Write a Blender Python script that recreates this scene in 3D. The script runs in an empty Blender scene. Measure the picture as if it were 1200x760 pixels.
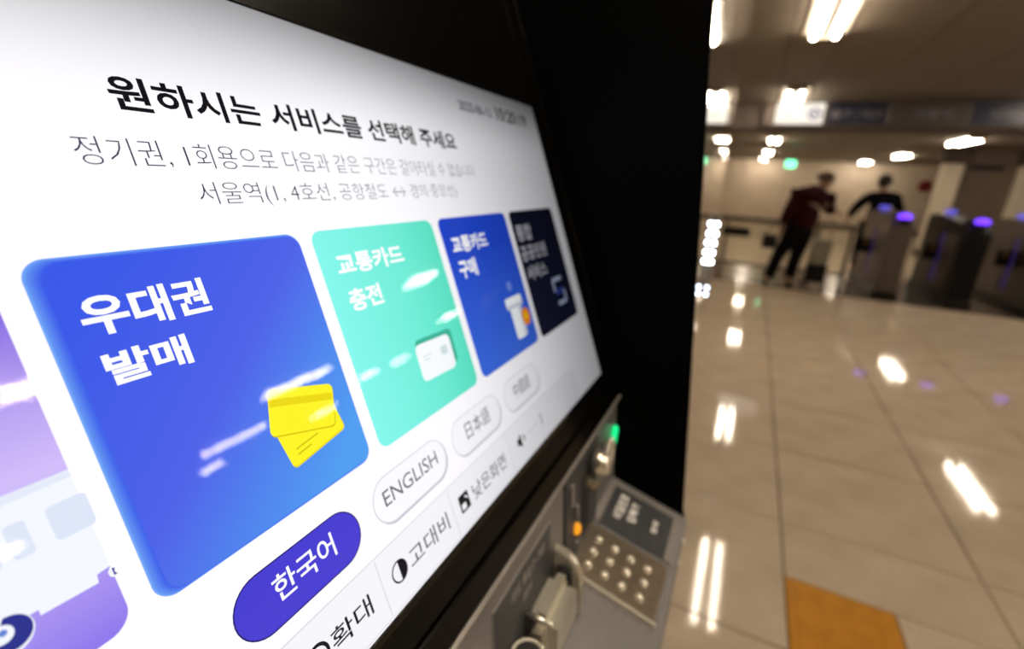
import bpy, bmesh, math, random
from mathutils import Vector, Matrix
random.seed(4)
S = bpy.context.scene
COL = S.collection

# ------------------------------------------------------------------ camera
EYE = 1.30                       # height of the lens above the floor (metres)
RIGHT = Vector((0.44346203, -0.8947272, 0.05295909))
DOWN = Vector((-0.24831003, -0.17941657, -0.95192007))
FWD = Vector((0.86121052, 0.40899013, -0.30173418))
cam = bpy.data.cameras.new('camera')
cam.sensor_fit = 'HORIZONTAL'; cam.sensor_width = 36.0
cam.lens = 559.26 / 1200 * 36
cam.clip_start = 0.01; cam.clip_end = 200
cam.dof.use_dof = True
cam.dof.focus_distance = 0.228
cam.dof.aperture_fstop = 4.3
co = bpy.data.objects.new('camera', cam); COL.objects.link(co)
m = Matrix.Identity(4)
for i, v in enumerate((RIGHT, -DOWN, -FWD)):
    for j in range(3): m[j][i] = v[j]
m.translation = (0, 0, EYE)
co.matrix_world = m
S.camera = co

# ------------------------------------------------------------------ world, exposure
w = bpy.data.worlds.new('world'); S.world = w; w.use_nodes = True
w.node_tree.nodes['Background'].inputs[0].default_value = (1.0, 0.86, 0.7, 1)
w.node_tree.nodes['Background'].inputs[1].default_value = 0.05
S.view_settings.view_transform = 'Standard'; S.view_settings.look = 'None'
S.view_settings.exposure = 0.0; S.view_settings.gamma = 1.0
S.view_settings.use_curve_mapping = False
LAMP = 58.0                      # radiance of the fluorescent tubes
CEIL = 2.50                      # ceiling on this side of the beam
CEIL2 = 2.33                     # lower ceiling beyond it

# ------------------------------------------------------------------ materials
def srgb(r, g, b):
    f = lambda c: (c/255/12.92) if c/255 <= 0.04045 else ((c/255+0.055)/1.055)**2.4
    return (f(r), f(g), f(b), 1)
def pbr(name, col, rough=0.5, metal=0.0, spec=0.5, noise=0.0, scale=8.0, bump=0.0, col2=None, coat=0.0):
    m = bpy.data.materials.new(name); m.use_nodes = True
    nt = m.node_tree; b = nt.nodes['Principled BSDF']
    b.inputs['Base Color'].default_value = col
    b.inputs['Roughness'].default_value = rough
    b.inputs['Metallic'].default_value = metal
    b.inputs['Specular IOR Level'].default_value = spec
    b.inputs['Coat Weight'].default_value = coat
    tc = nt.nodes.new('ShaderNodeTexCoord')
    n = nt.nodes.new('ShaderNodeTexNoise'); n.inputs['Scale'].default_value = scale
    n.inputs['Detail'].default_value = 6
    nt.links.new(tc.outputs['Object'], n.inputs['Vector'])
    mx = nt.nodes.new('ShaderNodeMix'); mx.data_type = 'RGBA'
    mx.inputs[6].default_value = col
    c2 = col2 or tuple(list(c*(1-noise) for c in col[:3])+[1])
    mx.inputs[7].default_value = c2
    r = nt.nodes.new('ShaderNodeMapRange'); r.inputs[1].default_value = 0.35; r.inputs[2].default_value = 0.65
    nt.links.new(n.outputs['Fac'], r.inputs[0]); nt.links.new(r.outputs[0], mx.inputs[0])
    nt.links.new(mx.outputs[2], b.inputs['Base Color'])
    if bump:
        bp = nt.nodes.new('ShaderNodeBump'); bp.inputs['Strength'].default_value = bump
        bp.inputs['Distance'].default_value = 0.001
        nt.links.new(n.outputs['Fac'], bp.inputs['Height']); nt.links.new(bp.outputs[0], b.inputs['Normal'])
    return m
def glow(name, col, strength):
    m = bpy.data.materials.new(name); m.use_nodes = True
    nt = m.node_tree; b = nt.nodes['Principled BSDF']
    b.inputs['Base Color'].default_value = (0.02, 0.02, 0.02, 1)
    b.inputs['Emission Color'].default_value = col
    b.inputs['Emission Strength'].default_value = strength
    return m
def glass(name, tint=(1, 1, 1, 1), ior=1.3, rough=0.0):
    m = bpy.data.materials.new(name); m.use_nodes = True
    nt = m.node_tree; nt.nodes.clear()
    o = nt.nodes.new('ShaderNodeOutputMaterial'); t = nt.nodes.new('ShaderNodeBsdfTransparent')
    g = nt.nodes.new('ShaderNodeBsdfGlossy'); g.inputs['Roughness'].default_value = rough
    f = nt.nodes.new('ShaderNodeFresnel'); f.inputs['IOR'].default_value = ior
    x = nt.nodes.new('ShaderNodeMixShader'); t.inputs[0].default_value = tint
    ge = nt.nodes.new('ShaderNodeNewGeometry'); mu = nt.nodes.new('ShaderNodeMath'); mu.operation = 'SUBTRACT'; mu.use_clamp = True
    # the back face of the thin pane would otherwise reflect totally (the pane does not bend light)
    nt.links.new(f.outputs[0], mu.inputs[0]); nt.links.new(ge.outputs['Backfacing'], mu.inputs[1])
    nt.links.new(mu.outputs[0], x.inputs[0]); nt.links.new(t.outputs[0], x.inputs[1])
    nt.links.new(g.outputs[0], x.inputs[2]); nt.links.new(x.outputs[0], o.inputs[0])
    return m

M = {}
M['black'] = pbr('black_powder_coat', (0.0016, 0.0016, 0.0018, 1), 0.5, spec=0.08, noise=0.2, scale=30)
M['fin'] = pbr('matt_black_side', (0.0014, 0.0014, 0.0015, 1), 0.6, spec=0.05, noise=0.15, scale=20)
M['bezel'] = pbr('black_bezel', (0.0018, 0.0016, 0.0014, 1), 0.25, spec=0.12, noise=0.2)
M['grey'] = pbr('grey_metallic_paint', (0.24, 0.232, 0.232, 1), 0.4, 0.3, 0.5, noise=0.12, scale=260, bump=0.15)
M['grey2'] = pbr('light_grey_trim', (0.34, 0.32, 0.30, 1), 0.3, 0.5, 0.5, noise=0.1, scale=120)
M['plate'] = pbr('dark_grey_plate', (0.05, 0.053, 0.058, 1), 0.45, spec=0.4, noise=0.15, scale=60)
M['frame'] = pbr('printed_grey_frame', (0.24, 0.22, 0.21, 1), 0.5, noise=0.05)
M['print'] = pbr('white_print', (0.8, 0.79, 0.78, 1), 0.5, noise=0.03)
M['steel'] = pbr('brushed_steel', (0.42, 0.35, 0.27, 1), 0.32, 0.85, 0.5, noise=0.15, scale=180, bump=0.1)
M['chrome'] = pbr('polished_chrome', (0.97, 0.93, 0.82, 1), 0.33, 1.0, 0.5, noise=0.04, scale=20)
M['key'] = pbr('metal_key', (0.9, 0.84, 0.72, 1), 0.3, 0.6, noise=0.08, scale=90)
M['hole'] = pbr('dark_opening', (0.006, 0.006, 0.008, 1), 0.6, noise=0.2)
M['tile'] = pbr('polished_granite_tile', (0.70, 0.575, 0.44, 1), 0.06, spec=0.42, noise=0.15, scale=5, bump=0.0)
nt = M['tile'].node_tree
b = nt.nodes['Principled BSDF']
tc = nt.nodes.new('ShaderNodeTexCoord'); fine = nt.nodes.new('ShaderNodeTexNoise')
fine.inputs['Scale'].default_value = 140; fine.inputs['Detail'].default_value = 3
nt.links.new(tc.outputs['Object'], fine.inputs['Vector'])
mm = nt.nodes.new('ShaderNodeMix'); mm.data_type = 'RGBA'; mm.blend_type = 'MULTIPLY'; mm.inputs[0].default_value = 0.5
lk = b.inputs['Base Color'].links[0].from_socket
rr = nt.nodes.new('ShaderNodeMapRange'); rr.inputs[1].default_value = 0.35; rr.inputs[2].default_value = 0.65; rr.inputs[3].default_value = 0.78; rr.inputs[4].default_value = 1.1
nt.links.new(fine.outputs['Fac'], rr.inputs[0])
nt.links.new(lk, mm.inputs[6]); nt.links.new(rr.outputs[0], mm.inputs[7]); nt.links.new(mm.outputs[2], b.inputs['Base Color'])
M['grout'] = pbr('floor_joint', (0.05, 0.037, 0.028, 1), 0.7, noise=0.3, scale=30)
M['threshold'] = pbr('dark_granite_strip', (0.17, 0.12, 0.085, 1), 0.2, noise=0.4, scale=30)
M['yellow'] = pbr('yellow_tactile', (0.63, 0.27, 0.012, 1), 0.5, spec=0.3, noise=0.15, scale=14)
M['ceil'] = pbr('ceiling_panel', (0.175, 0.138, 0.102, 1), 0.6, noise=0.08, scale=3)
M['seam'] = pbr('ceiling_seam', (0.05, 0.04, 0.035, 1), 0.8, noise=0.1)
M['beam'] = pbr('beam_paint', (0.085, 0.062, 0.048, 1), 0.7, noise=0.1)
M['wall'] = pbr('cream_wall_panel', (0.60, 0.51, 0.40, 1), 0.35, spec=0.3, noise=0.08, scale=2)
M['brownwall'] = pbr('brown_wall_panel', (0.19, 0.145, 0.11, 1), 0.5, noise=0.12, scale=4)
M['pillar'] = pbr('cream_pillar', (0.78, 0.70, 0.56, 1), 0.4, noise=0.06, scale=3)
M['tube'] = glow('fluorescent_tube', (1.0, 0.86, 0.68, 1), LAMP)
M['trough'] = pbr('lamp_housing', (0.25, 0.22, 0.18, 1), 0.45, noise=0.05)
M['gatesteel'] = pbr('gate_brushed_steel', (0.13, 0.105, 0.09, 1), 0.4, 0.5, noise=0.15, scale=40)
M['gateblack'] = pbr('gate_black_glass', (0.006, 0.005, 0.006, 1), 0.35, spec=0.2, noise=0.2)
M['violet'] = glow('violet_led', (0.16, 0.035, 1.0, 1), 2.6)
M['violetdim'] = glow('violet_led_dim', (0.14, 0.12, 0.85, 1), 0.9)
M['violetstrip'] = glow('violet_strip', (0.22, 0.13, 0.75, 1), 0.09)
M['orangeled'] = glow('orange_led', (1.0, 0.36, 0.01, 1), 1.1)
M['greenled'] = glow('green_led', (0.0, 0.85, 0.25, 1), 1.4)
M['whiteled'] = glow('white_led', (0.74, 0.82, 1.0, 1), 34)
M['whiteled2'] = glow('white_led_dim', (0.7, 0.8, 1.0, 1), 12)
M['exit'] = glow('green_exit_glow', (0.16, 0.95, 0.46, 1), 4.2)
M['paleglass'] = pbr('machine_glass_front', (0.035, 0.03, 0.028, 1), 0.04, spec=0.9, noise=0.1, coat=1.0)

# ------------------------------------------------------------------ mesh helpers
def link(o, parent=None):
    COL.objects.link(o)
    if parent is not None: o.parent = parent
    return o
def obj(name, bm, mat, parent=None, smooth=False):
    me = bpy.data.meshes.new(name); bm.normal_update(); bm.to_mesh(me); bm.free()
    for mt in (mat if isinstance(mat, (list, tuple)) else [mat]): me.materials.append(mt)
    if smooth:
        for p in me.polygons: p.use_smooth = True
    return link(bpy.data.objects.new(name, me), parent)
def thing(name, label, cat, loc=(0, 0, 0), group=None):
    o = bpy.data.objects.new(name, None); COL.objects.link(o); o.location = loc
    o.empty_display_size = 0.1
    o['label'] = label; o['category'] = cat
    if group: o['group'] = group
    return o
def tag(o, label, cat, group=None):
    o['label'] = label; o['category'] = cat
    if group: o['group'] = group
    return o
def struct(o): o['kind'] = 'structure'; return o
def box(bm, lo, hi, bev=0.0, mat=0, seg=1):
    vs = [bm.verts.new((x, y, z)) for x in (lo[0], hi[0]) for y in (lo[1], hi[1]) for z in (lo[2], hi[2])]
    fs = [(0, 1, 3, 2), (4, 6, 7, 5), (0, 4, 5, 1), (2, 3, 7, 6), (0, 2, 6, 4), (1, 5, 7, 3)]
    faces = [bm.faces.new([vs[i] for i in f]) for f in fs]
    for f in faces: f.material_index = mat
    if bev:
        es = list({e for f in faces for e in f.edges})
        bmesh.ops.bevel(bm, geom=es, offset=bev, segments=seg, affect='EDGES', profile=0.5)
    return bm
def bx(lo, hi, bev=0.0, seg=1):
    return box(bmesh.new(), lo, hi, bev, 0, seg)
def prism(bm, pts, axis, a, b):
    """closed polygon pts (2D) extruded along axis from a to b"""
    def P(p, t):
        return {'x': (t, p[0], p[1]), 'y': (p[0], t, p[1]), 'z': (p[0], p[1], t)}[axis]
    A = [bm.verts.new(P(p, a)) for p in pts]; B = [bm.verts.new(P(p, b)) for p in pts]
    bm.faces.new(A); bm.faces.new(B[::-1])
    n = len(pts)
    for i in range(n): bm.faces.new((A[i], B[i], B[(i+1) % n], A[(i+1) % n]))
    bmesh.ops.recalc_face_normals(bm, faces=bm.faces)
    return bm
def cyl(bm, p0, p1, r0, r1=None, n=20):
    r1 = r0 if r1 is None else r1
    p0 = Vector(p0); p1 = Vector(p1); d = (p1-p0)
    mt = Matrix.Translation((p0+p1)/2) @ d.to_track_quat('Z', 'Y').to_matrix().to_4x4()
    bmesh.ops.create_cone(bm, cap_ends=True, segments=n, radius1=r0, radius2=r1, depth=d.length, matrix=mt)
    return bm
def ball(bm, c, r, n=16, scale=(1, 1, 1)):
    mt = Matrix.Translation(c) @ Matrix.Diagonal((*scale, 1))
    bmesh.ops.create_uvsphere(bm, u_segments=n, v_segments=n//2+2, radius=r, matrix=mt)
    return bm

# ------------------------------------------------------------------ the ceiling lamps
def ceiling_lamp(x, y, label, L=1.2):
    t = thing('ceiling_lamp', label, 'ceiling light', (x, y, CEIL if x < 9 else CEIL2), 'twin tube ceiling lights')
    b = bmesh.new()
    prism(b, [(-.16, 0), (.16, 0), (.15, -.012), (.06, -.004), (.03, -.03), (-.03, -.03), (-.06, -.004), (-.15, -.012)], 'x', -L/2-.03, L/2+.03)
    obj('housing', b, M['trough'], t)
    for s in (-1, 1):
        b = bmesh.new(); cyl(b, (-L/2, s*.075, -.035), (L/2, s*.075, -.035), 0.019, n=12)
        obj('tube', b, M['tube'], t, True)
    for s in (-1, 1):
        b = bmesh.new(); box(b, (s*(L/2+.01)-.012, -.11, -.05), (s*(L/2+.01)+.012, .11, -.005), .004)
        obj('tube_socket', b, M['trough'], t)
    return t
lamps = [
 (4.35, -.26, 'twin tube ceiling light nearest the camera, at the top edge of the photo'),
 (8.0, -.22, 'twin tube ceiling light just above the lit white part of the hanging sign'),
 (12.65, -.15, 'twin tube ceiling light beyond the hanging sign in the left row, nearer one'),
 (16.9, -.10, 'twin tube ceiling light of the left row, second beyond the hanging sign'),
 (21.05, -.02, 'twin tube ceiling light of the left row, closest to the cream back wall'),
 (7.85, -3.33, 'twin tube ceiling light over the approach to the gates, right of the frame'),
 (12.25, -3.30, 'twin tube ceiling light at right, nearest and longest of the right row beyond the sign'),
 (16.9, -3.36, 'twin tube ceiling light, middle one of the right row beyond the sign'),
 (21.0, -3.20, 'twin tube ceiling light of the right row, closest to the cream back wall')]
for x, y, lb in lamps: ceiling_lamp(x, y, lb)
more = [(.45, -.17, 1.2, 'over the passenger side of the ticket kiosk'), (.45, -2.95, 1.2, 'over the hall behind the camera, first row'),
 (4.52, -2.94, .5, 'over the hall to the right of the camera'), (.4, -5.5, 1.2, 'over the hall behind the camera, second row'),
 (4.18, -5.42, 1.1, 'in the second row right of the camera'), (4.16, -7.5, 1.05, 'in the third row right of the camera'),
 (7.78, -5.28, .5, 'in the second row in front of the far gates'), (7.12, -7.44, .5, 'in the third row in front of the far gates'),
 (7.2, -9.37, .75, 'nearest the right wall, farther one'), (4.42, -9.15, .4, 'nearest the right wall, closer one'),
 (8.2, -7.46, .5, 'over the far end of the gate line'), (1.0, -7.6, 1.2, 'in the third row behind the camera')]
for x, y, l, lb in more: ceiling_lamp(x, y, ('' if l > 1 else 'short ')+'twin tube ceiling light ' + lb, l)

# ------------------------------------------------------------------ setting: floor
TS = 0.643; JX = 1.98; JY = -0.33
b = bx((-5, -11, -.12), (24, 2.2, -.012))
floor = struct(obj('floor', b, M['grout']))
# tiles near the camera are single pieces, with a recessed joint round each
i0, i1, j0, j1 = -5, 9, -8, 3
def tile_mesh():
    g = .0032
    return bx((g, g, -.012), (TS-g, TS-g, 0), .0012)
tm = None
for i in range(i0, i1):
    for j in range(j0, j1+1):
        x = JX + i*TS; y = JY + j*TS
        if (i, j) in ((-1, -1), (-2, -1)): continue     # tactile paving lies here
        if tm is None:
            o = obj('floor_tile', tile_mesh(), M['tile'], floor); tm = o.data
        else:
            o = link(bpy.data.objects.new('floor_tile', tm), floor)
        o.location = (x, y, random.uniform(-.0006, 0))
# remainder: the tiles farther off, as one joined part of real pieces
b = bmesh.new()
for i in range(-11, 35):
    for j in range(-17, 4):
        if i0 <= i < i1 and j0 <= j <= j1: continue
        x = JX+i*TS; y = JY+j*TS
        if x > 23.4 or x < -5 or y < -11: continue
        box(b, (x+.0022, y+.0022, -.012), (x+TS-.0022, min(y+TS, 2.2)-.0022, 0))
far = obj('distant_floor_tiles', b, M['tile'], floor); far['kind'] = 'stuff'
# the yellow guiding strip: a line of half-width pieces, granite beside it
for i in (-1, -2):
    x = JX+i*TS
    o = obj('floor_tile', bx((.0022, .0022, -.012), ((TS if i == -2 else TS/2)-.0022, TS/2-.0022, 0), .0012), M['tile'], floor); o.location = (x, JY-TS, 0)
    for k in (0, 1):
        b = bmesh.new(); h = TS/2
        if (i, k) == (-1, 1):
            o = obj('floor_tile', bx((.0022, .0022, -.012), (h-.002, TS-.0022, 0), .0012), M['tile'], floor); o.location = (x+h, JY-TS, 0); b.free(); continue
        box(b, (.0022, .0022, -.012), (h-.002, h-.002, .0), .0012)
        for q in range(4):
            yy = .045+q*.077
            box(b, (.02, yy-.016, -.002), (h-.02, yy+.016, .0016), .0014)
        o = obj('tactile_tile', b, M['yellow'], floor); o.location = (x+k*h, JY-TS/2, 0)
b = bx((7.35, -9, -.001), (9.3, .95, .004)); strip = obj('threshold_strip', b, M['threshold'], floor)

# ------------------------------------------------------------------ ceiling
b = bx((-5, -11, CEIL+.012), (9.1, 2.2, CEIL+.15)); box(b, (9.0, -11, CEIL2+.012), (24, 2.2, CEIL+.15)); ceiling = struct(obj('ceiling', b, M['seam']))
yl = [2.2, 1.25, -.02-.0, -.40, -1.045, -1.72, -2.4, -3.05, -3.7, -4.6, -5.5, -6.6, -7.7, -8.8, -9.9, -11]
for a in range(len(yl)-1):
    xs = [-5+2.34*k for k in range(6)]+[8.9+2.42*k for k in range(7)]
    for c in range(12):
        x0 = xs[c]; x1 = min(xs[c+1], 24)
        if c == 5: x0, x1 = 6.7, 8.7
        cz = CEIL if x1 < 9 else CEIL2
        o = obj('ceiling_panel', bx((0, 0, 0), (x1-x0-.008, yl[a]-yl[a+1]-.01, .012)), M['ceil'], ceiling)
        o.location = (x0+.004, yl[a+1]+.005, cz)
# cross beam that carries the sign
struct(obj('trim_1', bx((8.66, -11, 2.135), (9.1, 2.2, CEIL+.01), .01), M['beam']))

# ------------------------------------------------------------------ walls
BX = 21.9
wb = struct(obj('wall_back', bx((BX+.03, -11, 0), (BX+.2, 2.2, CEIL)), M['seam']))
yy = 2.2; k = 0
while yy > -10.9:
    y1 = max(yy-1.55, -11)
    for z0, z1 in ((.12, 1.25), (1.25, CEIL2)):
        o = obj('wall_panel', bx((0, 0, 0), (.03, yy-y1-.008, z1-z0-.008), .002), M['wall'], wb); o.location = (BX, y1+.004, z0)
    yy = y1
struct(obj('baseboard_back', bx((BX-.02, -11, 0), (BX+.03, 2.2, .12), .003), M['beam']))
struct(obj('wall_left', bx((-5, 2.0, 0), (24, 2.2, CEIL)), M['wall']))
struct(obj('wall_right', bx((-5, -11.2, 0), (24, -11, CEIL)), M['brownwall']))
struct(obj('wall_front', bx((-5.2, -11, 0), (-5, 2.2, CEIL)), M['brownwall']))

# side building beyond the gates: pillars and brown wall
kx = 14.0
sw = struct(obj('wall_side', bx((kx+.28, -11, 0), (kx+.5, -3.6, CEIL)), M['beam']))
for q, y in enumerate([-3.92-1.02*n_ for n_ in range(7)]):
    o = obj('wall_panel', bx((0, 0, 0), (.03, .955, CEIL2-.10)), M['brownwall'], sw); o.location = (kx+.25, y-.985, .1)
    o = obj('wall_panel', bx((0, 0, 0), (.04, .05, CEIL2-.05)), M['beam'], sw); o.location = (kx+.24, y-1.02, .05)
def pillar(y, label):
    t = thing('square_pillar', label, 'pillar', (kx, y, 0), 'cream pillars beyond the gates')
    obj('shaft', bx((-.02, -.17, .12), (.3, .17, 2.0), .01), M['pillar'], t)
    obj('plinth', bx((-.05, -.19, 0), (.31, .19, .12), .006), M['beam'], t)
    obj('capital', bx((-.05, -.21, 2.0), (.31, .21, CEIL2), .006), M['beam'], t)
pillar(-3.73, 'brightly lit cream square pillar with a dark top, left of the brown wall')
pillar(-5.03, 'cream square pillar right of the brown wall, at the edge of the photo')
t = thing('wall_sign', 'small dark blue sign high on the brown wall between the two pillars', 'sign', (kx+.25, -4.35, 1.95))
obj('sign_plate', bx((-.02, -.28, -.045), (0, .28, .045), .004), pbr('navy_sign', (.012, .02, .05, 1), .4, noise=.1), t)
obj('sign_border', bx((-.006, -.29, -.055), (0, .29, .055), .002), M['gatesteel'], t)
t = thing('fire_point_sign', 'round red sign on the far cream wall, right of the far person', 'sign', (BX, -5.2, 1.62))
b = bmesh.new(); cyl(b, (-.03, 0, 0), (0, 0, 0), .2, n=28); obj('sign_disc', b, pbr('red_enamel', (.22, .015, .02, 1), .4, noise=.1), t)
b = bmesh.new(); cyl(b, (-.034, 0, 0), (-.028, 0, 0), .09, n=24); obj('sign_centre', b, pbr('dark_red', (.10, .01, .012, 1), .4, noise=.1), t)
# exit sign, hanging
t = thing('exit_sign', 'small glowing green exit sign hanging above the person in maroon', 'exit sign', (15.5, -.68, 1.93))
obj('sign_box', bx((-.03, -.13, -.10), (.03, .13, .10), .008), M['gatesteel'], t)
obj('lit_face', bx((-.036, -.115, -.085), (-.03, .115, .085)), M['exit'], t)
for y in (-.1, .1):
    b = bmesh.new(); cyl(b, (0, y, .1), (0, y, CEIL2-1.93), .006, n=8); obj('hanger', b, M['gatesteel'], t)
b = bmesh.new()      # running figure pictogram
ball(b, (-.038, -.01, .055), .014, 10, (.3, 1, 1))
for p0, p1, r in (((-.038, 0, .04), (-.038, .012, -.0), .011), ((-.038, .012, 0), (-.038, -.03, -.03), .008), ((-.038, -.03, -.03), (-.038, -.02, -.065), .007),
                  ((-.038, .012, 0), (-.038, .035, -.035), .008), ((-.038, .035, -.035), (-.038, .06, -.05), .007), ((-.038, 0, .035), (-.038, -.04, .015), .006), ((-.038, 0, .035), (-.038, .035, .01), .006)):
    cyl(b, p0, p1, r, n=8)
obj('pictogram', b, pbr('white_sign_print', (.7, .7, .7, 1), .5, noise=.02), t)

# ------------------------------------------------------------------ text helper (flat print)
def text_mesh(body, bold=0.0):
    c = bpy.data.curves.new('t', 'FONT'); c.body = body; c.resolution_u = 3; c.size = 1; c.offset = bold
    o = bpy.data.objects.new('t', c); COL.objects.link(o)
    dg = bpy.context.evaluated_depsgraph_get(); dg.update()
    me = bpy.data.meshes.new_from_object(o.evaluated_get(dg))
    COL.objects.unlink(o); bpy.data.objects.remove(o); bpy.data.curves.remove(c)
    bm = bmesh.new(); bm.from_mesh(me); bpy.data.meshes.remove(me)
    return bm
def fit_text(bm, x0, x1, y0, y1, z=0):
    """scale the glyphs to fill the rectangle x0..x1, y0..y1 in the local XY plane"""
    xs = [v.co.x for v in bm.verts]; ys = [v.co.y for v in bm.verts]
    a, b_, c, d = min(xs), max(xs), min(ys), max(ys)
    for v in bm.verts:
        v.co = Vector((x0+(v.co.x-a)/(b_-a)*(x1-x0), y0+(v.co.y-c)/(d-c)*(y1-y0), z))
    return bm

# ------------------------------------------------------------------ hanging sign band on the beam
SX = 8.62
t = thing('hanging_sign', 'long direction sign band under the ceiling with a white lit part at left', 'sign', (SX, -.9, 2.33))
def sgn(name, y0, y1, mat, x=-.03, z0=-.125, z1=.155): return obj(name, bx((x, y1+.9, z0), (0, y0+.9, z1), .006), mat, t)
M['signwhite'] = glow('lit_sign_face', (1.0, .93, .80, 1), 1.0)
navy = pbr('navy_panel', (.010, .012, .030, 1), .35, noise=.1)
sgrey = pbr('grey_panel', (.052, .042, .040, 1), .4, noise=.06)
fr = sgn('sign_frame', .12, -5.6, M['beam'], -.02, -.15, .168)
wf = sgn('lit_panel', -.045, -.66, M['signwhite'])
sgn('navy_panel', -.70, -1.05, navy); sgn('navy_panel', -1.06, -1.40, navy)
sgn('grey_panel', -1.42, -2.28, sgrey); sgn('navy_panel', -2.30, -3.1, navy); sgn('grey_panel', -3.12, -4.3, sgrey); sgn('navy_panel', -4.32, -5.5, navy)
# arrow and ring symbol on the lit panel
b = bmesh.new()
for p0, p1 in (((-.033, .72, -.0), (-.033, .62, 0)), ((-.033, .72, 0), (-.033, .68, .035)), ((-.033, .72, 0), (-.033, .68, -.035))):
    cyl(b, p0, p1, .008, n=8)
obj('arrow', b, pbr('grey_print', (.25, .22, .2, 1), .5, noise=.05), t)
b = bmesh.new(); n = 28
for k in range(n):
    a0 = 2*math.pi*k/n; a1 = 2*math.pi*(k+1)/n
    cyl(b, (-.033, .36+.075*math.cos(a0), .01+.06*math.sin(a0)), (-.033, .36+.075*math.cos(a1), .01+.06*math.sin(a1)), .014, n=6)
cyl(b, (-.033, .33, -.02), (-.033, .39, .04), .012, n=6)
obj('ring_symbol', b, pbr('blue_print', (.03, .035, .16, 1), .5, noise=.05), t)
smudge = pbr('pale_lettering', (.13, .125, .14, 1), .5, noise=.1)
for (y0, y1, s) in ((-.75, -1.0, '출구'), (-1.12, -1.35, '타는곳'), (-1.7, -2.1, '서울역'), (-2.5, -2.9, '나가는곳')):
    bm = fit_text(text_mesh(s, .02), 0, y0-y1, -.05, .07)
    for v in bm.verts: v.co = Vector((-.0335, y0+.9-v.co.x, v.co.y))
    obj('lettering', bm, smudge, t)

# ------------------------------------------------------------------ ticket gates
def gate(y, label, dark, bright=True):
    t = thing('ticket_gate', label, 'ticket gate', (7.55, y, 0), 'ticket gates in a row across the hall')
    W2 = .12
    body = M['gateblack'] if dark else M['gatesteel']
    b = bmesh.new()
    prism(b, [(0.0, .02), (0.0, .92), (.06, .99), (.35, 1.02), (1.05, 1.08), (1.5, 1.06), (1.55, .98), (1.55, .02)], 'y', -W2, W2)
    obj('body', b, body, t)
    obj('plinth', bx((-.04, -W2-.02, 0), (1.6, W2+.02, .09), .008), M['gateblack'], t)
    # inset side panels
    for s in (-1, 1):
        y0 = s*W2; lo, hi = sorted((y0, y0+s*.008))
        f = obj('side_panel', bx((.16, lo, .18), (.62, hi, .86), .004), M['gatesteel'] if dark else M['gatesteel'], t)
        lo, hi = sorted((y0, y0+s*.01))
        obj('light_strip', bx((.66, lo, .22), (.74, hi, .86), .003), M['violetstrip'], t)
        obj('side_panel', bx((.80, lo, .18), (1.4, hi, .86), .004), M['gatesteel'] if not dark else M['gateblack'], t)
        # flap door
        p = obj('gate_flap', bx((.70, *sorted((y0, y0+s*.16))[:1], .50), (.72, sorted((y0, y0+s*.16))[1], .70), .01), M['gateblack'], t)
        obj('arrow_mark', bx((.694, y0+s*.08-.025, .62), (.70, y0+s*.08+.025, .67), .004), M['orangeled2'], p)
    # end face, top reader and lamps
    obj('end_panel', bx((-.01, -.085, .14), (0, .085, .86), .004), M['gateblack'] if dark else M['gatesteel'], t)
    b = bmesh.new(); ball(b, (.03, 0, 0), .06, 18, (.45, 1.25, .62)); 
    o = obj('entry_lamp', b, M['violet'] if bright else M['violetdim'], t, True); o.location = (.0, 0, 1.045)
    obj('lamp_neck', bx((.0, -.05, .96), (.07, .05, 1.02), .006), M['gateblack'], t)
    b = bmesh.new(); ball(b, (0, 0, 0), .055, 16, (.45, 1.3, .55))
    o = obj('exit_lamp', b, M['violetdim'], t, True); o.location = (1.05, .03, 1.115)
    rd = obj('card_reader', bx((.12, -.08, 1.0), (.34, .08, 1.045), .012), M['gateblack'], t)
    obj('reader_target', bx((.16, -.05, 1.044), (.30, .05, 1.049), .002), M['gatesteel'], rd)
    obj('ticket_slot', bx((.4, -.03, 1.03), (.5, .03, 1.05), .004), M['hole'], t)
M['orangeled2'] = glow('amber_mark', (1.0, .38, .03, 1), .03)
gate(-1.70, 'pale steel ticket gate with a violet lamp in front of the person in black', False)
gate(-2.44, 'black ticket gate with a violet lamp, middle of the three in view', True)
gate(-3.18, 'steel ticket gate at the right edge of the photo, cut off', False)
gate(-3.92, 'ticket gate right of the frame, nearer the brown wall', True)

# glass barrier left of the gates
t = thing('glass_barrier', 'low glass barrier with a dark steel rail beside the ticket gates', 'barrier', (8.02, 0, 0))
obj('top_rail', bx((-.025, -1.30, .83), (.025, 1.9, .87), .006), M['beam'], t)
obj('bottom_rail', bx((-.02, -1.30, .16), (.02, 1.9, .20), .004), M['gatesteel'], t)
for y in (-1.28, -.88, .30, 1.3):
    obj('post', bx((-.025, y-.022, 0), (.025, y+.022, .87), .004), M['gatesteel'], t)
gm = glass('clear_barrier_glass', (.93, .93, .9, 1), 1.3)
for y0, y1 in ((-1.255, -.905), (-.855, .275), (.325, 1.275)):
    obj('glass_pane', bx((-.004, y0, .20), (.004, y1, .83)), gm, t)
nb = obj('notice_board', bx((-.035, -.02, .585), (-.02, .36, .71), .006), M['gateblack'], t); nb['label'] = 'dark notice panel hung on the rail'

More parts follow.
